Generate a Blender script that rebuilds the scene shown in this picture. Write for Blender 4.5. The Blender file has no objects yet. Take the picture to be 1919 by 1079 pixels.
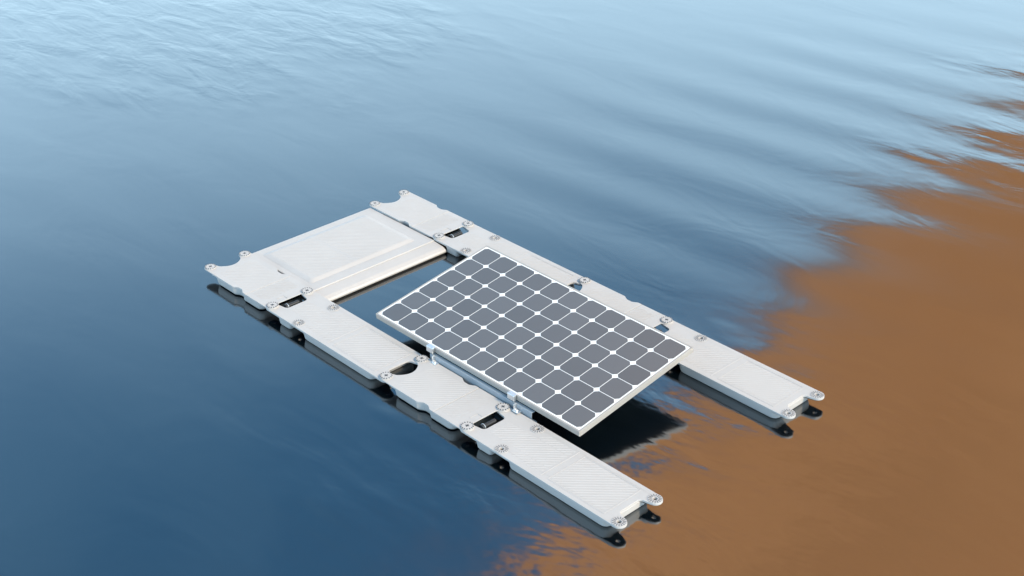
import bpy, bmesh, math, random
from mathutils import Vector, noise
from mathutils.geometry import tessellate_polygon

R = math.radians
random.seed(7)
SC = bpy.context.scene
COL = SC.collection

# ------------------------------------------------------------------ camera
SUN_AZ, SUN_EL = 9.0, 41.0
CAM = Vector((6.5231, -3.7761, 3.9657))
TILT, YAW, FPX = 0.5105, 2.3809, 2671.5
cam = bpy.data.cameras.new('camera')
cam.sensor_fit = 'HORIZONTAL'; cam.sensor_width = 36.0
cam.lens = 36.0 * FPX / 1919.0
cam.clip_start = 0.1; cam.clip_end = 6000
co = bpy.data.objects.new('camera', cam); COL.objects.link(co)
fw = Vector((math.cos(TILT) * math.cos(YAW), math.cos(TILT) * math.sin(YAW), -math.sin(TILT)))
co.location = CAM
co.rotation_euler = fw.to_track_quat('-Z', 'Y').to_euler()
SC.camera = co

# ------------------------------------------------------------------ sky, sun, exposure
wd = bpy.data.worlds.new('World'); SC.world = wd; wd.use_nodes = True
nt = wd.node_tree; nt.nodes.clear()
out = nt.nodes.new('ShaderNodeOutputWorld'); bg = nt.nodes.new('ShaderNodeBackground')
sky = nt.nodes.new('ShaderNodeTexSky'); sky.sky_type = 'NISHITA'; sky.sun_disc = False
sky.sun_elevation = R(SUN_EL); sky.sun_rotation = R(90 - SUN_AZ)
sky.altitude = 100; sky.air_density = 1.0; sky.dust_density = 0.7; sky.ozone_density = 1.6
# thin veils of high cloud all over the sky
tc = nt.nodes.new('ShaderNodeTexCoord'); mp = nt.nodes.new('ShaderNodeMapping')
mp.inputs['Rotation'].default_value = (0, 0, R(30)); mp.inputs['Scale'].default_value = (1.0, 2.2, 2.6)
nz = nt.nodes.new('ShaderNodeTexNoise'); nz.inputs['Scale'].default_value = 2.6; nz.inputs['Detail'].default_value = 5
nz.inputs['Roughness'].default_value = 0.55; nz.inputs['Distortion'].default_value = 0.4
rp = nt.nodes.new('ShaderNodeMapRange'); rp.inputs['From Min'].default_value = 0.45; rp.inputs['From Max'].default_value = 0.8
rp.inputs['To Min'].default_value = 0.0; rp.inputs['To Max'].default_value = 0.12
mx = nt.nodes.new('ShaderNodeMix'); mx.data_type = 'RGBA'
mx.inputs[7].default_value = (9.0, 7.6, 8.4, 1)
nt.links.new(tc.outputs['Generated'], mp.inputs['Vector']); nt.links.new(mp.outputs[0], nz.inputs['Vector'])
nt.links.new(nz.outputs['Fac'], rp.inputs['Value']); nt.links.new(rp.outputs[0], mx.inputs[0])
nt.links.new(sky.outputs[0], mx.inputs[6])
# milky haze of the lower sky, the same all the way round
sx = nt.nodes.new('ShaderNodeSeparateXYZ'); nt.links.new(tc.outputs['Generated'], sx.inputs[0])
hz = nt.nodes.new('ShaderNodeMapRange'); hz.interpolation_type = 'SMOOTHSTEP'
hz.inputs['From Min'].default_value = 0.14; hz.inputs['From Max'].default_value = 0.585
hz.inputs['To Min'].default_value = 0.96; hz.inputs['To Max'].default_value = 0.0
nt.links.new(sx.outputs[2], hz.inputs['Value'])
mh = nt.nodes.new('ShaderNodeMix'); mh.data_type = 'RGBA'; mh.inputs[7].default_value = (6.1, 8.5, 10.2, 1)
ct = nt.nodes.new('ShaderNodeMix'); ct.data_type = 'RGBA'; ct.blend_type = 'MULTIPLY'; ct.inputs[0].default_value = 1.0
ct.inputs[7].default_value = (0.40, 0.77, 0.84, 1)
nt.links.new(mx.outputs[2], ct.inputs[6])
nt.links.new(hz.outputs[0], mh.inputs[0]); nt.links.new(ct.outputs[2], mh.inputs[6])
nt.links.new(mh.outputs[2], bg.inputs['Color'])
bg.inputs['Strength'].default_value = 0.12
nt.links.new(bg.outputs[0], out.inputs['Surface'])

sl = bpy.data.lights.new('sun', 'SUN'); sl.energy = 1.9; sl.angle = R(12); sl.color = (1.0, 0.80, 0.56)
so = bpy.data.objects.new('sun', sl); COL.objects.link(so)
sd = Vector((math.cos(R(SUN_EL)) * math.cos(R(SUN_AZ)), math.cos(R(SUN_EL)) * math.sin(R(SUN_AZ)), math.sin(R(SUN_EL))))
so.rotation_euler = sd.to_track_quat('Z', 'Y').to_euler(); so.location = sd * 30

SC.view_settings.view_transform = 'Standard'; SC.view_settings.look = 'None'
SC.view_settings.gamma = 1; SC.view_settings.exposure = 1.45
try: SC.view_settings.use_curve_mapping = False
except Exception: pass

# ------------------------------------------------------------------ materials
def mat(name, col, rough=0.5, metal=0.0, spec=0.5, var=0.0, vscale=8.0, bump=0.0, bscale=60.0, coat=0.0):
    m = bpy.data.materials.new(name); m.use_nodes = True
    t = m.node_tree; b = t.nodes['Principled BSDF']
    b.inputs['Base Color'].default_value = (*col, 1); b.inputs['Roughness'].default_value = rough
    b.inputs['Metallic'].default_value = metal; b.inputs['Specular IOR Level'].default_value = spec
    if coat:
        b.inputs['Coat Weight'].default_value = coat; b.inputs['Coat Roughness'].default_value = 0.15
    tcn = t.nodes.new('ShaderNodeTexCoord')
    if var:
        n = t.nodes.new('ShaderNodeTexNoise'); n.inputs['Scale'].default_value = vscale
        n.inputs['Detail'].default_value = 6; n.inputs['Roughness'].default_value = 0.65
        mr = t.nodes.new('ShaderNodeMapRange'); mr.inputs['From Min'].default_value = 0.3; mr.inputs['From Max'].default_value = 0.7
        mr.inputs['To Min'].default_value = 1 - var; mr.inputs['To Max'].default_value = 1.0
        h = t.nodes.new('ShaderNodeMix'); h.data_type = 'RGBA'; h.blend_type = 'MULTIPLY'
        h.inputs[0].default_value = 1.0; h.inputs[6].default_value = (*col, 1)
        t.links.new(tcn.outputs['Object'], n.inputs['Vector']); t.links.new(n.outputs['Fac'], mr.inputs['Value'])
        t.links.new(mr.outputs[0], h.inputs[7]); t.links.new(h.outputs[2], b.inputs['Base Color'])
    if bump:
        n2 = t.nodes.new('ShaderNodeTexNoise'); n2.inputs['Scale'].default_value = bscale; n2.inputs['Detail'].default_value = 3
        bp = t.nodes.new('ShaderNodeBump'); bp.inputs['Strength'].default_value = bump; bp.inputs['Distance'].default_value = 0.002
        t.links.new(tcn.outputs['Object'], n2.inputs['Vector']); t.links.new(n2.outputs['Fac'], bp.inputs['Height'])
        t.links.new(bp.outputs[0], b.inputs['Normal'])
    return m

M = {
    'plastic': mat('white_plastic', (0.475, 0.450, 0.432), 0.5, var=0.09, vscale=5, bump=0.15, bscale=220),
    'keel_shade': mat('painted_float_shade', (0.012, 0.015, 0.016), 0.5, spec=0.2, var=0.5, vscale=14),  # near-black painted in for the shade and dark reflections below the floats
    'ridge': mat('ridge_plastic', (0.435, 0.412, 0.396), 0.55),
    'ink': mat('dark_mark', (0.05, 0.055, 0.065), 0.6),
    'rubber': mat('dark_rubber', (0.02, 0.02, 0.022), 0.45),
    'alu': mat('aluminium', (0.47, 0.43, 0.39), 0.4, metal=0.35, var=0.08, vscale=20),
    'steel': mat('rail_steel', (0.36, 0.40, 0.44), 0.5, metal=0.4, var=0.15, vscale=14),
    'zinc': mat('zinc', (0.86, 0.87, 0.88), 0.3, metal=0.9, var=0.2, vscale=120, bump=0.4, bscale=160),
    'backsheet': mat('backsheet_white', (0.86, 0.86, 0.85), 0.35, coat=0.3),
    'black': mat('black_backing', (0.006, 0.006, 0.0065), 0.7, spec=0.1),
}

def cell_material():
    m = bpy.data.materials.new('solar_silicon'); m.use_nodes = True
    t = m.node_tree; b = t.nodes['Principled BSDF']
    tcn = t.nodes.new('ShaderNodeTexCoord'); oi = t.nodes.new('ShaderNodeObjectInfo')
    wv = t.nodes.new('ShaderNodeTexWave'); wv.wave_type = 'BANDS'; wv.bands_direction = 'X'
    wv.inputs['Scale'].default_value = 160; wv.inputs['Distortion'].default_value = 0.0
    mr = t.nodes.new('ShaderNodeMapRange'); mr.inputs['To Min'].default_value = 0.96; mr.inputs['To Max'].default_value = 1.04
    r2 = t.nodes.new('ShaderNodeMapRange'); r2.inputs['To Min'].default_value = 0.90; r2.inputs['To Max'].default_value = 1.10
    mu = t.nodes.new('ShaderNodeMath'); mu.operation = 'MULTIPLY'
    mix = t.nodes.new('ShaderNodeMix'); mix.data_type = 'RGBA'; mix.blend_type = 'MULTIPLY'
    mix.inputs[0].default_value = 1; mix.inputs[6].default_value = (0.101, 0.100, 0.104, 1)
    t.links.new(tcn.outputs['Object'], wv.inputs['Vector']); t.links.new(wv.outputs['Fac'], mr.inputs['Value'])
    t.links.new(oi.outputs['Random'], r2.inputs['Value'])
    t.links.new(mr.outputs[0], mu.inputs[0]); t.links.new(r2.outputs[0], mu.inputs[1])
    t.links.new(mu.outputs[0], mix.inputs[7]); t.links.new(mix.outputs[2], b.inputs['Base Color'])
    b.inputs['Roughness'].default_value = 0.45; b.inputs['Specular IOR Level'].default_value = 0.6
    b.inputs['Coat Weight'].default_value = 0.5; b.inputs['Coat Roughness'].default_value = 0.22
    return m
M['cell'] = cell_material()

def rock_material():
    m = bpy.data.materials.new('sandstone'); m.use_nodes = True
    t = m.node_tree; b = t.nodes['Principled BSDF']; b.inputs['Roughness'].default_value = 0.95
    b.inputs['Specular IOR Level'].default_value = 0.1
    tcn = t.nodes.new('ShaderNodeTexCoord')
    n = t.nodes.new('ShaderNodeTexNoise'); n.inputs['Scale'].default_value = 0.035; n.inputs['Detail'].default_value = 8
    n.inputs['Roughness'].default_value = 0.6
    cr = t.nodes.new('ShaderNodeValToRGB')
    cr.color_ramp.elements[0].position = 0.3; cr.color_ramp.elements[0].color = (0.50, 0.212, 0.076, 1)
    cr.color_ramp.elements[1].position = 0.7; cr.color_ramp.elements[1].color = (0.68, 0.312, 0.122, 1)
    bp = t.nodes.new('ShaderNodeBump'); bp.inputs['Strength'].default_value = 0.3; bp.inputs['Distance'].default_value = 1.0
    t.links.new(tcn.outputs['Object'], n.inputs['Vector']); t.links.new(n.outputs['Fac'], cr.inputs['Fac'])
    t.links.new(cr.outputs[0], b.inputs['Base Color']); t.links.new(n.outputs['Fac'], bp.inputs['Height'])
    t.links.new(bp.outputs[0], b.inputs['Normal'])
    return m
M['rock'] = rock_material()

WATER_Z = -0.066
def water_material():
    m = bpy.data.materials.new('lake_water'); m.use_nodes = True
    t = m.node_tree; b = t.nodes['Principled BSDF']; L = t.links.new
    b.inputs['Base Color'].default_value = (0.001, 0.003, 0.005, 1)
    b.inputs['Roughness'].default_value = 0.11; b.inputs['IOR'].default_value = 2.8
    tcn = t.nodes.new('ShaderNodeTexCoord')
    def math_(op, a, c=None):
        n = t.nodes.new('ShaderNodeMath'); n.operation = op
        for i, v in enumerate((a, c)):
            if v is None: continue
            if isinstance(v, (int, float)): n.inputs[i].default_value = v
            else: L(v, n.inputs[i])
        return n.outputs[0]
    def smooth(v, lo, hi, a=0.0, c=1.0):
        n = t.nodes.new('ShaderNodeMapRange'); n.interpolation_type = 'SMOOTHSTEP'
        n.inputs['From Min'].default_value = lo; n.inputs['From Max'].default_value = hi
        n.inputs['To Min'].default_value = a; n.inputs['To Max'].default_value = c
        L(v, n.inputs['Value']); return n.outputs[0]
    def tex(scale, detail, rot=0.0, stretch=(1, 1, 1), rough=0.5, dist=0.0, off=(0, 0, 0)):
        mpn = t.nodes.new('ShaderNodeMapping'); mpn.inputs['Rotation'].default_value = (0, 0, R(rot))
        mpn.inputs['Scale'].default_value = stretch; mpn.inputs['Location'].default_value = off
        n = t.nodes.new('ShaderNodeTexNoise'); n.inputs['Scale'].default_value = scale
        n.inputs['Detail'].default_value = detail; n.inputs['Roughness'].default_value = rough
        n.inputs['Distortion'].default_value = dist
        L(tcn.outputs['Object'], mpn.inputs['Vector']); L(mpn.outputs[0], n.inputs['Vector'])
        return n.outputs['Fac']
    # long low swell coming off the right, dying out to the left
    mpn = t.nodes.new('ShaderNodeMapping'); mpn.inputs['Rotation'].default_value = (0, 0, R(-SWELL_ROT))
    L(tcn.outputs['Object'], mpn.inputs['Vector'])
    wv = t.nodes.new('ShaderNodeTexWave'); wv.wave_type = 'BANDS'; wv.bands_direction = 'X'; wv.wave_profile = 'SIN'
    wv.inputs['Scale'].default_value = 0.314 / SWELL_LEN; wv.inputs['Distortion'].default_value = 2.6
    wv.inputs['Detail'].default_value = 1.5; wv.inputs['Detail Scale'].default_value = 0.5; wv.inputs['Detail Roughness'].default_value = 0.4
    L(mpn.outputs[0], wv.inputs['Vector'])
    sep = t.nodes.new('ShaderNodeSeparateXYZ'); L(mpn.outputs[0], sep.inputs[0])
    sep0 = t.nodes.new('ShaderNodeSeparateXYZ'); L(tcn.outputs['Object'], sep0.inputs[0])
    swell_mask = math_('MULTIPLY', smooth(sep.outputs[0], 1.2, 2.1), smooth(sep.outputs[0], 9.0, 4.6, 0.0, 1.0))
    swell_mask = math_('MULTIPLY', swell_mask, smooth(sep0.outputs[0], -1.6, 1.0))
    swell = math_('MULTIPLY', math_('MULTIPLY', wv.outputs['Fac'], swell_mask), 0.0033)
    # broad soft undulation
    broad = math_('MULTIPLY', tex(0.55, 2, 46, (0.5, 1.3, 1)), 0.007)
    # small ripples that break up edges of reflections, everywhere
    sepf = t.nodes.new('ShaderNodeSeparateXYZ'); L(tcn.outputs['Object'], sepf.inputs[0])
    fine = math_('MULTIPLY', tex(2.1, 3, 46, (0.55, 1.2, 1), 0.5, 0.6), smooth(sepf.outputs[0], 0.6, 2.4, 0.0014, 0.0036))
    # wind-ruffled patches
    def blob(cx, cy, along, across, edge_noise):
        m_ = t.nodes.new('ShaderNodeMapping'); m_.vector_type = 'TEXTURE'
        m_.inputs['Location'].default_value = (cx, cy, 0); m_.inputs['Rotation'].default_value = (0, 0, R(46.4))
        m_.inputs['Scale'].default_value = (across, along, 1)
        L(tcn.outputs['Object'], m_.inputs['Vector'])
        ln = t.nodes.new('ShaderNodeVectorMath'); ln.operation = 'LENGTH'; L(m_.outputs[0], ln.inputs[0])
        return smooth(math_('ADD', ln.outputs['Value'], math_('MULTIPLY', math_('SUBTRACT', edge_noise, 0.5), 1.6)), 1.15, 0.45)
    en = tex(0.9, 3, 46, (0.6, 1.4, 1), 0.55, 0.0, (5.3, 2.1, 0))
    patch = math_('MAXIMUM', blob(-3.9, 2.3, 1.7, 2.6, en), blob(3.4, 6.0, 2.2, 2.0, en))
    wind = math_('MULTIPLY', math_('MULTIPLY', tex(4.4, 3, 46, (0.5, 1.15, 1), 0.5, 0.4), patch), 0.0066)
    lap = math_('MULTIPLY', math_('MULTIPLY', tex(2.8, 4, 46, (0.5, 1.1, 1), 0.5, 0.22, (1.7, 0.4, 0)), blob(3.15, 0.40, 1.5, 1.6, en)), 0.0130)
    wind = math_('ADD', wind, lap)
    h = math_('ADD', math_('ADD', swell, broad), math_('ADD', fine, wind))
    bp = t.nodes.new('ShaderNodeBump'); bp.inputs['Strength'].default_value = 1.0; bp.inputs['Distance'].default_value = 1.0
    L(h, bp.inputs['Height']); L(bp.outputs[0], b.inputs['Normal'])
    return m
SWELL_ROT, SWELL_LEN = 98.0, 0.68
M['water'] = water_material()

# ------------------------------------------------------------------ helpers
def link(name, me, m=None, parent=None, loc=None):
    o = bpy.data.objects.new(name, me); COL.objects.link(o)
    if m is not None and not me.materials: me.materials.append(m)
    if parent: o.parent = parent
    if loc: o.location = loc
    return o
def thing(name, label, cat, loc=(0, 0, 0), group=None):
    o = bpy.data.objects.new(name, None); COL.objects.link(o); o.location = loc
    o.empty_display_size = 0.1
    o['label'] = label; o['category'] = cat
    if group: o['group'] = group
    return o
def bevel(o, w, seg=2):
    md = o.modifiers.new('bevel', 'BEVEL'); md.width = w; md.segments = seg
    md.limit_method = 'ANGLE'; md.angle_limit = R(35)
    return o
def arc(cx, cy, r, a0, a1, n=8):
    return [(cx + r * math.cos(R(a0 + (a1 - a0) * i / n)), cy + r * math.sin(R(a0 + (a1 - a0) * i / n))) for i in range(n + 1)]
def circle(cx, cy, r, n=16): return arc(cx, cy, r, 0, 360 - 360 / n, n - 1)

class MB:
    def __init__(s): s.v = []; s.f = []
    def prism(s, loops, z0, z1):
        flat = [p for l in loops for p in l]; n = len(flat); b = len(s.v)
        tris = tessellate_polygon([[Vector((x, y, 0)) for x, y in l] for l in loops])
        s.v += [(x, y, z1) for x, y in flat] + [(x, y, z0) for x, y in flat]
        for t in tris:
            a = [flat[i] for i in t]
            if (a[1][0] - a[0][0]) * (a[2][1] - a[0][1]) - (a[1][1] - a[0][1]) * (a[2][0] - a[0][0]) < 0: t = t[::-1]
            s.f.append(tuple(b + i for i in t)); s.f.append(tuple(b + n + i for i in reversed(t)))
        k = 0
        for l in loops:
            m = len(l)
            for i in range(m):
                a, c = b + k + i, b + k + (i + 1) % m
                s.f.append((a, a + n, c + n, c))
            k += m
        return s
    def box(s, x0, x1, y0, y1, z0, z1):
        b = len(s.v)
        s.v += [(x0, y0, z0), (x1, y0, z0), (x1, y1, z0), (x0, y1, z0), (x0, y0, z1), (x1, y0, z1), (x1, y1, z1), (x0, y1, z1)]
        s.f += [tuple(b + i for i in q) for q in ((0, 3, 2, 1), (4, 5, 6, 7), (0, 1, 5, 4), (1, 2, 6, 5), (2, 3, 7, 6), (3, 0, 4, 7))]
        return s
    def hexa(s, c8):
        b = len(s.v); s.v += [tuple(p) for p in c8]
        s.f += [tuple(b + i for i in q) for q in ((0, 3, 2, 1), (4, 5, 6, 7), (0, 1, 5, 4), (1, 2, 6, 5), (2, 3, 7, 6), (3, 0, 4, 7))]
        return s
    def bar(s, p, q, w, h):
        p, q = Vector(p), Vector(q); d = (q - p).normalized()
        up = Vector((0, 0, 1)) if abs(d.z) < 0.9 else Vector((1, 0, 0))
        r = d.cross(up).normalized() * w / 2; u = r.cross(d).normalized() * h / 2
        return s.hexa([p - r - u, p + r - u, q + r - u, q - r - u, p - r + u, p + r + u, q + r + u, q - r + u])
    def loft(s, rings, cap=True):
        b = len(s.v); n = len(rings[0])
        for r in rings: s.v += [tuple(p) for p in r]
        for k in range(len(rings) - 1):
            for i in range(n):
                j = (i + 1) % n
                s.f.append((b + k * n + i, b + k * n + j, b + (k + 1) * n + j, b + (k + 1) * n + i))
        if cap:
            s.f.append(tuple(b + i for i in reversed(range(n))))
            s.f.append(tuple(b + (len(rings) - 1) * n + i for i in range(n)))
        return s
    def mesh(s, name):
        me = bpy.data.meshes.new(name); me.from_pydata(s.v, [], s.f); me.update()
        bm = bmesh.new(); bm.from_mesh(me); bmesh.ops.recalc_face_normals(bm, faces=bm.faces); bm.to_mesh(me); bm.free()
        return me
    def build(s, name, m, parent=None, bev=0.0, smooth=False, loc=None):
        me = s.mesh(name); me.materials.append(m)
        if smooth:
            for p in me.polygons: p.use_smooth = True
        o = link(name, me, None, parent, loc)
        if bev: bevel(o, bev)
        return o

# ------------------------------------------------------------------ setting: water and the sandstone overhang seen in it
w = MB(); S_ = 2500.0
w.v = [(-S_, -S_, 0), (S_, -S_, 0), (S_, S_, 0), (-S_, S_, 0)]; w.f = [(0, 1, 2, 3)]
wo = w.build('water', M['water'], None, loc=(0, 0, WATER_Z))
wo['kind'] = 'structure'; wo['label'] = 'calm dark blue lake water with soft ripples'

def cliff():
    D0, NAZ = 80.0, 155.0
    n_in = Vector((math.cos(R(NAZ)), math.sin(R(NAZ)), 0)); tan = Vector((math.cos(R(NAZ - 90)), math.sin(R(NAZ - 90)), 0))
    base = Vector((CAM.x, CAM.y, 0))
    dd = D0 * math.cos(R(23))
    def sh(az, el):
        D = dd / math.cos(R(az - NAZ)); return (D * math.sin(R(NAZ - az)), D * math.tan(R(el)) - 4.0)
    edge = [(84, -3), (92, 4), (100, 10), (108, 16), (115, 20.9), (120, 24.6), (124.3, 28.6), (128, 32.8), (132.4, 37.1), (136.4, 40.2), (141, 45.5), (146, 51), (150, 56.5)]
    E = [sh(*e) for e in edge]
    # outer boundary: the top and back of the mass
    T = [(E[-1][0] + 6, E[-1][1] + 26)]
    nE = 96; nB = 26
    def lerp_path(P, u):
        f = u * (len(P) - 1); i = min(int(f), len(P) - 2); k = f - i
        return (P[i][0] + (P[i + 1][0] - P[i][0]) * k, P[i][1] + (P[i + 1][1] - P[i][1]) * k)
    front = []; back = []
    O = [(E[0][0] + 150, -6), (E[0][0] + 140, 60), (E[0][0] + 90, 120), (60, 150), (20, 152), (E[-1][0] + 2, 128)]
    for i in range(nE + 1):
        u = i / nE
        e = lerp_path(E, u); o = lerp_path(O, u)
        j = 1.3 * noise.noise(Vector((u * 40, 0.3, 1.7))) + 0.8 * noise.noise(Vector((u * 110, 4.3, 1.7)))
        rowf = []; rowb = []
        for k in range(nB + 1):
            b = k / nB; b = b ** 1.4
            s = e[0] + (o[0] - e[0]) * b; h = e[1] + (o[1] - e[1]) * b
            if k == 0: s += j * 0.7; h += j * 0.7
            d = 1.5 * noise.fractal(Vector((s * 0.035, h * 0.06, 2.2)), 0.8, 2.1, 4)
            rim = 0.0
            b2 = 0.5 + 0.5 * b; s2 = e[0] + (o[0] - e[0]) * b2; h2 = e[1] + (o[1] - e[1]) * b2
            p = base + n_in * (dd + d + rim) + tan * s; rowf.append((p.x, p.y, h))
            q = base + n_in * (dd + 24 + 2 * d) + tan * s2; rowb.append((q.x, q.y, h2))
        front.append(rowf); back.append(rowb)
    m = MB(); nb = nB + 1
    for g in (front, back):
        for r in g: m.v += r
    off = (nE + 1) * nb
    for i in range(nE):
        for k in range(nB):
            a = i * nb + k
            m.f.append((a, a + 1, a + nb + 1, a + nb)); m.f.append((off + a, off + a + nb, off + a + nb + 1, off + a + 1))
    for i in range(nE):
        for k in (0, nB):
            a = i * nb + k; m.f.append((a, a + nb, off + a + nb, off + a))
    for k in range(nB):
        for i in (0, nE):
            a = i * nb + k; m.f.append((a, a + 1, off + a + 1, off + a))
    o = m.build('sandstone_cliff', M['rock'], None, smooth=True)
    o['label'] = 'overhanging brown sandstone cliff whose reflection colours the water on the right'
    o['category'] = 'cliff'
cliff()

# ------------------------------------------------------------------ floats
Wd = 0.2386; C = Wd / 2; EDGE = 0.036; LL = 1.0; SL = 0.6205; AX = 0.2447; GAP = 1.2286
TH = 0.011                         # thickness of the deck flange

def hull_mesh(stations, levels):
    """stations: (u, half width) from one end to the other; levels: (z, inset)"""
    rings = []
    for z, ins in levels:
        pts = []
        u0, u1 = stations[0][0], stations[-1][0]
        mid = (u0 + u1) / 2; half = (u1 - u0) / 2
        for sgn, st in ((-1, stations), (1, stations[::-1])):
            for u, hw in st:
                uu = mid + (u - mid) * (half - ins) / half
                pts.append((uu, C + sgn * max(hw - ins, 0.005), z))
        rings.append(pts)
    return MB().loft(rings)
HLV = [(-TH - 0.0004, 0.0), (-0.048, 0.005), (-0.059, 0.011)]
KLV = [(-0.0592, 0.013), (-0.068, 0.020), (-0.12, 0.03)]
def ends(u0, u1, hw, r=0.035, mids=()):
    a = []
    for i in range(6):
        t = R(90 * i / 5); a.append((u0 + r - r * math.cos(t), hw - r + r * math.sin(t)))
    b = [(u1 - (p[0] - u0), p[1]) for p in reversed(a)]
    return a + list(mids) + b
HW = C + EDGE - 0.003

def washer_mesh():
    m = MB(); m.prism([circle(0, 0, 0.0345, 28), circle(0, 0, 0.0118, 14)[::-1]], 0.0004, 0.0026)
    return m.mesh('washer')
def spokes_mesh():
    m = MB(); n = 15
    for i in range(n):
        a = 2 * math.pi * i / n; c, s = math.cos(a), math.sin(a); wd_ = 0.0015
        r0, r1 = 0.0165, 0.0325
        m.hexa([(r0 * c + wd_ * s, r0 * s - wd_ * c, 0.0024), (r1 * c + wd_ * s, r1 * s - wd_ * c, 0.0024), (r1 * c - wd_ * s, r1 * s + wd_ * c, 0.0024), (r0 * c - wd_ * s, r0 * s + wd_ * c, 0.0024),
                (r0 * c + wd_ * s, r0 * s - wd_ * c, 0.0034), (r1 * c + wd_ * s, r1 * s - wd_ * c, 0.0034), (r1 * c - wd_ * s, r1 * s + wd_ * c, 0.0034), (r0 * c - wd_ * s, r0 * s + wd_ * c, 0.0034)])
    return m.mesh('spokes')
def bolt_head_mesh():
    return MB().prism([circle(0, 0, 0.0325, 32)], 0.0003, 0.0065).mesh('bolt')
def bolt_teeth_mesh():
    m = MB(); n = 14
    for i in range(n):
        a = 2 * math.pi * (i + 0.5) / n; c, s = math.cos(a), math.sin(a); wd_ = 0.0026
        r0, r1 = 0.0255, 0.0330
        p = [(r0 * c + wd_ * s, r0 * s - wd_ * c), (r1 * c + wd_ * s, r1 * s - wd_ * c), (r1 * c - wd_ * s, r1 * s + wd_ * c), (r0 * c - wd_ * s, r0 * s + wd_ * c)]
        m.hexa([(x, y, 0.0050) for x, y in p] + [(x, y, 0.0073) for x, y in p])
    return m.mesh('teeth')
def bolt_slot_mesh():
    m = MB(); m.prism([circle(0, 0, 0.0062, 10)], 0.0062, 0.0080)
    m.box(-0.0105, 0.0105, -0.0022, 0.0022, 0.0063, 0.0077); m.box(-0.0022, 0.0022, -0.0105, 0.0105, 0.0063, 0.0075)
    return m.mesh('slot')
ME = {}
for k, fn, mm in (('washer', washer_mesh, 'plastic'), ('spokes', spokes_mesh, 'ink'), ('bolt', bolt_head_mesh, 'plastic'), ('teeth', bolt_teeth_mesh, 'ink'), ('slot', bolt_slot_mesh, 'ink')):
    ME[k] = fn(); ME[k].materials.append(M[mm])

def hatch(m, rects, pitch=0.0185, z=0.0, wdt=0.0044, hgt=0.0011):
    """raised anti-slip ribs at 45 degrees, clipped to rectangles (x0,x1,y0,y1)"""
    for x0, x1, y0, y1 in rects:
        c = (x0 - y1); step = pitch * math.sqrt(2)
        c = math.ceil(c / step) * step
        while c < x1 - y0:
            # line x - y = c, direction (1,1)
            xa = max(x0, y0 + c); xb = min(x1, y1 + c)
            if xb - xa > 0.02:
                p = Vector((xa, xa - c, z)); q = Vector((xb, xb - c, z)); r = Vector((1, -1, 0)).normalized() * wdt / 2; u = Vector((0, 0, hgt))
                b = len(m.v)
                m.v += [tuple(p - r), tuple(p + r), tuple(q + r), tuple(q - r), tuple(p + r * 0.4 + u), tuple(q + r * 0.4 + u), tuple(p - r * 0.4 + u), tuple(q - r * 0.4 + u)]
                m.f += [(b + 1, b + 2, b + 5, b + 4), (b + 4, b + 5, b + 7, b + 6), (b + 6, b + 7, b + 3, b), (b, b + 1, b + 4, b + 6), (b + 2, b + 3, b + 7, b + 5)]
            c += step
    return m

def end_cut(u, sgn, deep=0.0, er=0.036):
    """outline points of a lugged end at u (sgn +1: end, going from low v to high v)"""
    p = arc(0, 0, er, -90, 78, 10)
    p += arc(-0.024 - deep, 0.068, 0.024, 270, 180, 6)
    p += arc(-0.024 - deep, Wd - 0.068, 0.024, 180, 90, 6)
    p += arc(0, Wd, er, -78, 90, 10)
    q = [(u + sgn * x, y) for x, y in p]
    return q if sgn > 0 else q[::-1]

def long_protos():
    P = []
    loop = end_cut(LL, 1) + end_cut(0, -1, 0.022)
    holes = [circle(u, v, 0.0116, 14)[::-1] for u in (0, AX, LL) for v in (0, Wd)]
    P.append(('deck', MB().prism([loop] + holes, -TH, 0).mesh('deck'), 'plastic', 0.0025))
    P.append(('underside_shade', MB().prism([end_cut(LL, 1, 0.004, 0.031) + end_cut(0, -1, 0.026, 0.031)] + holes, -TH - 0.004, -TH - 0.0002).mesh('underside_shade'), 'keel_shade', 0))  # added thin dark sheet, so the deck and lugs mirror black in the water
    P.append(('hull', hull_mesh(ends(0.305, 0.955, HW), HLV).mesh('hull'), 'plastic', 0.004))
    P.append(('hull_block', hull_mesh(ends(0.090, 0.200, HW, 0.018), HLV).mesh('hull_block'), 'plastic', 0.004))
    P.append(('keel_shade', hull_mesh(ends(0.305, 0.955, HW), KLV).mesh('keel_shade'), 'keel_shade', 0))  # lower hull coloured dark in place of shade and black reflection at the waterline
    P.append(('keel_block_shade', hull_mesh(ends(0.090, 0.200, HW, 0.018), KLV).mesh('keel_block_shade'), 'keel_shade', 0))
    P.append(('spine', MB().box(0.10, 0.90, C - 0.07, C + 0.07, -0.11, -TH - 0.0045).mesh('spine'), 'keel_shade', 0))
    m = MB()
    hatch(m, [(0.105, 0.500, 0.055, Wd - 0.055), (0.565, 0.905, 0.002, Wd - 0.002), (0.300, 0.500, 0.0, 0.05), (0.300, 0.500, Wd - 0.05, Wd)])
    P.append(('anti_slip_ribs', m.mesh('anti_slip_ribs'), 'ridge', 0))
    # low raised borders round the ribbed fields
    m = MB()
    for x0, x1 in ((0.556, 0.914),):
        m.prism([[(x0, -0.008), (x1, -0.008), (x1, Wd + 0.008), (x0, Wd + 0.008)], [(x0 + 0.006, -0.002), (x0 + 0.006, Wd + 0.002), (x1 - 0.006, Wd + 0.002), (x1 - 0.006, -0.002)]], -0.001, 0.0012)
    m.box(0.512, 0.518, -0.012, Wd + 0.012, -0.001, 0.0013)
    P.append(('field_border', m.mesh('field_border'), 'plastic', 0))
    for n, me, mm, b in P: me.materials.append(M[mm])
    return P
LP = long_protos()
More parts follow.
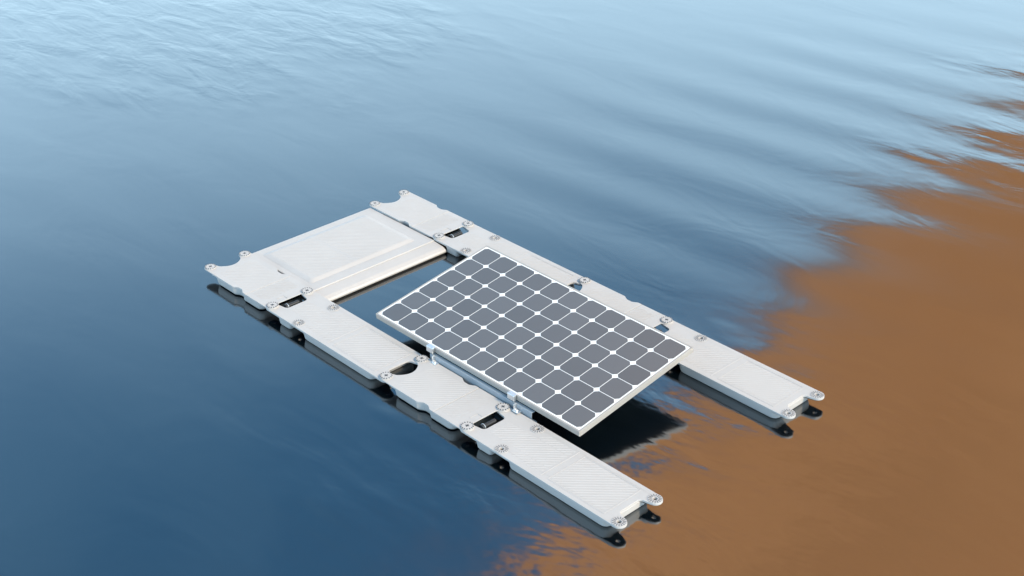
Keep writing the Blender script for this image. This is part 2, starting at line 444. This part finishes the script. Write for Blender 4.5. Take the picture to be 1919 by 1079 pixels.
# a float that is followed by another one has its hull end set back under the slot
LPI = []
for n, me, mm, b in LP:
    if n in ('hull', 'keel_shade'):
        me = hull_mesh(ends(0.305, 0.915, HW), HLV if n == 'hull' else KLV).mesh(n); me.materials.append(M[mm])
    LPI.append((n, me, mm, b))

def pin_mesh():
    m = MB(); r = 0.0165
    rings = []
    for y, rr in ((0.058, r * 0.8), (0.060, r), (0.075, r), (0.078, r * 0.72), (0.15, r * 0.72)):
        rings.append([(0.036 + rr * math.cos(2 * math.pi * i / 16), y, -0.012 + rr * math.sin(2 * math.pi * i / 16)) for i in range(16)])
    return m.loft(rings).mesh('connector_pin')
ME['pin'] = pin_mesh(); ME['pin'].materials.append(M['rubber'])
def pin_ring_mesh():
    m = MB(); r = 0.018; rings = []
    for y, rr in ((0.070, r * 0.7), (0.070, r), (0.0745, r), (0.0745, r * 0.7)):
        rings.append([(0.036 + rr * math.cos(2 * math.pi * i / 16), y, -0.012 + rr * math.sin(2 * math.pi * i / 16)) for i in range(16)])
    return m.loft(rings, cap=False).mesh('rim')
ME['rim'] = pin_ring_mesh(); ME['rim'].materials.append(M['steel'])

def long_float(x, y, label, free_end, group='long floats of the raft'):
    t = thing('long_float', label, 'float', (x, y, -0.006), group)
    for n, me, mm, b in (LP if free_end else LPI):
        o = link(n, me, None, t)
        if b: bevel(o, b)
        if n == 'anti_slip_ribs': o['kind'] = 'stuff'
    spots = [(AX, 0), (AX, Wd)] + ([(LL, 0), (LL, Wd)] if free_end else [])
    for u, v in spots:
        wsh = link('washer', ME['washer'], None, t, (u, v, 0)); link('spokes', ME['spokes'], None, wsh)
    pn = link('connector_pin', ME['pin'], None, t); link('rim', ME['rim'], None, pn)
    return t

def short_protos():
    P = []
    SE = 0.408
    d0, d1, dd = 0.286, 0.376, 0.019
    y0, y1 = -EDGE, Wd + EDGE
    def dent(y, s):   # along +u
        return [(d0 - 0.006, y), (d0 + 0.010, y + s * dd * 0.55), (d0 + 0.028, y + s * dd), (d1 - 0.028, y + s * dd), (d1 - 0.010, y + s * dd * 0.5), (d1 + 0.004, y)]
    # back end: two rounded lugs and a concave bay between them; the thin top skin laps over the next float's lugs
    bay = []
    for i in range(17):
        a = i / 16; v = (Wd - 0.036) + (0.072 - Wd) * a
        bay.append((0.010 + 0.052 * math.sin(math.pi * a) ** 0.75, v))
    lug_hi = arc(0, Wd, 0.036, 90, 268, 10); lug_lo = arc(0, 0, 0.036, 92, 270, 10)
    loop = dent(y0, 1) + [(SE - 0.0016, y0), (SE - 0.0016, y1)] + dent(y1, -1)[::-1] + lug_hi + bay[1:-1] + lug_lo
    P.append(('rear_deck', MB().prism([loop], -0.0056, 0).mesh('rear_deck'), 'plastic', 0.0015))
    loop = [(0.066, y0 + 0.001)] + dent(y0 + 0.001, 1) + [(SE - 0.0026, y0 + 0.001), (SE - 0.0026, y1 - 0.001)] + dent(y1 - 0.001, -1)[::-1] + [(0.066, y1 - 0.001)]
    P.append(('rear_flange', MB().prism([loop], -TH, -0.0058).mesh('rear_flange'), 'plastic', 0.002))
    xe = SL - 0.044
    loop = [(SE + 0.0016, y0)] + arc(SL, 0, 0.036, -90, 80, 10) + [(SL - 0.004, 0.044), (SL - 0.004, Wd - 0.044)] + arc(SL, Wd, 0.036, -80, 90, 10) + [(SE + 0.0016, y1)]
    P.append(('front_deck', MB().prism([loop], -0.0056, -0.0004).mesh('front_deck'), 'plastic', 0.0015))
    loop = [(SE + 0.0026, y0 + 0.001), (xe, y0 + 0.001), (xe, y1 - 0.001), (SE + 0.0026, y1 - 0.001)]
    P.append(('front_flange', MB().prism([loop], -TH, -0.0058).mesh('front_flange'), 'plastic', 0.002))
    st = ends(0.085, 0.545, HW, 0.035, [(d0 - 0.01, HW), (d0 + 0.014, HW - dd * 0.7), (d0 + 0.030, HW - dd), (d1 - 0.030, HW - dd), (d1 - 0.014, HW - dd * 0.7), (d1 + 0.006, HW)])
    P.append(('hull', hull_mesh(st, HLV).mesh('hull'), 'plastic', 0.003))
    P.append(('keel_shade', hull_mesh(st, KLV).mesh('keel_shade'), 'keel_shade', 0))  # same painted dark waterline strip as on the long floats
    m = MB(); hatch(m, [(0.092, SE - 0.012, 0.0, Wd - 0.0), (SE + 0.012, SL - 0.082, 0.0, Wd - 0.0)])
    P.append(('anti_slip_ribs', m.mesh('anti_slip_ribs'), 'ridge', 0))
    # tongue with its recess lines beside the slot
    m = MB(); m.box(SL - 0.050, SL - 0.046, 0.060, 0.112, -0.0008, 0.0015); m.box(SL - 0.050, SL - 0.012, 0.110, 0.114, -0.0008, 0.0016)
    P.append(('latch_tongue', m.mesh('latch_tongue'), 'ridge', 0))
    out_ = []
    for n, me, mm, b in P:
        me.materials.append(M[mm]); out_.append((n, me, mm, b))
    return out_
SP = short_protos()

def short_float(x, y, label, group='short connecting floats of the raft'):
    t = thing('short_float', label, 'float', (x, y, 0), group)
    for n, me, mm, b in SP:
        o = link(n, me, None, t)
        if b: bevel(o, b)
        if n == 'anti_slip_ribs': o['kind'] = 'stuff'
    k = 0
    for u in (0, SL):
        for v in (0, Wd):
            bo = bevel(link('bolt', ME['bolt'], None, t, (u, v, 0)), 0.002); bo.rotation_euler.z = random.uniform(0, 6)
            link('teeth', ME['teeth'], None, bo); link('slot', ME['slot'], None, bo)
    return t

X = [0, SL, SL + LL, 2 * SL + LL]
short_float(X[0], 0, 'short white float with concave end at the leftmost corner of the raft')
long_float(X[1], 0, 'long white float left of the solar panel, between two slots in the near row', False)
short_float(X[2], 0, 'short white float under the clamped left edge of the solar panel')
long_float(X[3], 0, 'long white float with two open lugs nearest the viewer, at the bottom', True)
short_float(X[0], GAP, 'short white float at the far top corner beside the wide walkway float')
long_float(X[1], GAP, 'long white float of the far row, just behind the back corner of the panel', False)
short_float(X[2], GAP, 'short white float half hidden behind the far long edge of the solar panel')
long_float(X[3], GAP, 'long white float with two open lugs reaching out over brown water at the right', True)

# ------------------------------------------------------------------ walkway float between the rows
def walkway():
    t = thing('walkway_float', 'wide flat white walkway float with raised pad joining the two rows', 'float', (0, 0, 0))
    y0, y1 = 0.2785, GAP - 0.0395; z = -0.012
    lp = [(0.0, y0), (0.622, y0), (0.622, y1)] + [(0.0, y1)]
    MB().prism([lp], -0.030, z).build('deck', M['plastic'], t, 0.004)
    rings = []
    for zz, i in ((z + 0.0003, 0.0), (z + 0.0085, 0.026), (z + 0.010, 0.034)):
        a0, a1, b0, b1, r = 0.058 + i, 0.548 - i, 0.318 + i, 1.105 - i, 0.02
        rings.append([(x, y, zz) for x, y in arc(a1 - r, b0 + r, r, -90, 0, 5) + arc(a1 - r, b1 - r, r, 0, 90, 5) + arc(a0 + r, b1 - r, r, 90, 180, 5) + arc(a0 + r, b0 + r, r, 180, 270, 5)])
    pad = MB().loft(rings).build('raised_pad', M['plastic'], t, 0.0)
    m = MB(); hatch(m, [(0.095, 0.510, 0.36, 0.66), (0.095, 0.510, 0.68, 1.065)], z=z + 0.0100)
    rb = m.build('anti_slip_ribs', M['ridge'], pad); rb['kind'] = 'stuff'
    # lower front lip with a rounded nose
    rings = []
    prof = [(0.6226, -0.018), (0.700, -0.025), (0.724, -0.034), (0.733, -0.044), (0.728, -0.056), (0.690, -0.062), (0.6226, -0.062)]
    rings = [[(x, y, zz) for x, zz in prof] for y in (y0, y1)]
    MB().loft(rings).build('front_lip', M['plastic'], t, 0.002)
    rings = []
    for zz, i in ((-0.0305, 0.0), (-0.055, 0.005), (-0.10, 0.02)):
        rings.append([(0.02 + i, y0 + 0.02 + i, zz), (0.618 - i * 0.2, y0 + 0.02 + i, zz), (0.618 - i * 0.2, y1 - 0.02 - i, zz), (0.02 + i, y1 - 0.02 - i, zz)])
    MB().loft(rings).build('hull', M['plastic'], t, 0.003)
walkway()

# ------------------------------------------------------------------ solar panel
def panel():
    x0, x1 = 1.173, 2.710; yn, yf, zn, zf = 0.294, 1.116, 0.065, 0.188
    Lx = x1 - x0; th = math.atan2(zf - zn, yf - yn); Ly = math.hypot(yf - yn, zf - zn)
    t = thing('solar_panel', 'tilted white framed solar panel with grey cells clamped across the raft', 'solar panel', (x0, yn, zn))
    t.rotation_euler = (th, 0, 0)
    T = 0.032; fwid = 0.010
    # four frame bars
    for bx in ((0, Lx, 0, fwid), (0, Lx, Ly - fwid, Ly), (0, fwid, fwid + 0.0003, Ly - fwid - 0.0003), (Lx - fwid, Lx, fwid + 0.0003, Ly - fwid - 0.0003)):
        o = MB().box(bx[0], bx[1], bx[2], bx[3], -T, 0).build('frame_bar', M['alu'], t, 0.0012)
    MB().box(fwid + 0.0003, Lx - fwid - 0.0003, fwid + 0.0003, Ly - fwid - 0.0003, -0.010, -0.0016).build('backsheet', M['backsheet'], t)
    MB().box(fwid + 0.0003, Lx - fwid - 0.0003, fwid + 0.0003, Ly - fwid - 0.0003, -0.014, -0.0104).build('back_cover', M['black'], t)
    mg = 0.0185
    px, py = (Lx - 2 * mg + 0.004) / 11, (Ly - 2 * mg + 0.004) / 6
    hx, hy, ch = px / 2 - 0.0022, py / 2 - 0.0022, 0.0165
    oc = [(hx - ch, -hy), (hx, -hy + ch), (hx, hy - ch), (hx - ch, hy), (-hx + ch, hy), (-hx, hy - ch), (-hx, -hy + ch), (-hx + ch, -hy)]
    me = MB().prism([oc], -0.0014, -0.0006).mesh('solar_cell'); me.materials.append(M['cell'])
    for i in range(11):
        for j in range(6):
            link('solar_cell', me, None, t, (mg - 0.002 + px * (i + 0.5), mg - 0.002 + py * (j + 0.5), 0))
    # junction box under the sheet
    MB().box(Lx * 0.5 - 0.06, Lx * 0.5 + 0.06, Ly - 0.16, Ly - 0.08, -0.034, -0.0144).build('junction_box', M['rubber'], t, 0.003)
    return t
panel()

def mounting():
    t = thing('mounting_rail', 'grey metal mounting rail with clamps along the near edge of the panel', 'mounting rail', (0, 0, 0))
    xa, xb = 1.640, 2.400
    # channel rail: web, sloping upper flange and bottom flange
    m = MB()
    prof = [(0.302, 0.0275), (0.2815, 0.0275), (0.2800, 0.026), (0.2795, -0.040), (0.300, -0.046), (0.318, -0.046), (0.318, -0.042), (0.300, -0.042), (0.2835, -0.036), (0.2838, 0.0225), (0.302, 0.0235)]
    m.loft([[(x, y, z) for y, z in prof] for x in (xa, xb)])
    m.build('rail', M['steel'], t, 0.0008)
    for x in (1.640, 2.255):
        # hold-down clamp gripping the panel frame
        c = MB(); c.box(x - 0.024, x + 0.024, 0.276, 0.302, 0.0665, 0.0695); c.box(x - 0.024, x + 0.024, 0.2755, 0.2910, 0.036, 0.0664)
        c.build('clamp', M['zinc'], t, 0.002)
        # bracket down to the float bolt
        b = MB(); b.box(x + 0.034, x + 0.040, 0.262, 0.2793, 0.0005, 0.032); b.box(x + 0.034, x + 0.078, 0.250, 0.2785, 0.0005, 0.0035)
        bk = b.build('bracket', M['zinc'], t, 0.001)
        n = MB().prism([circle(x + 0.056, 0.264, 0.008, 6)], 0.0036, 0.011).build('nut', M['zinc'], bk)
    # two sloping struts that carry the raised far edge
    for x in (1.70, 2.17):
        MB().bar((x, 1.205, 0.004), (x, 1.08, 0.138), 0.03, 0.006).build('rear_strut', M['steel'], t)
        MB().box(x - 0.02, x + 0.02, 1.198, 1.222, 0.0006, 0.0045).build('strut_foot', M['steel'], t)
mounting()
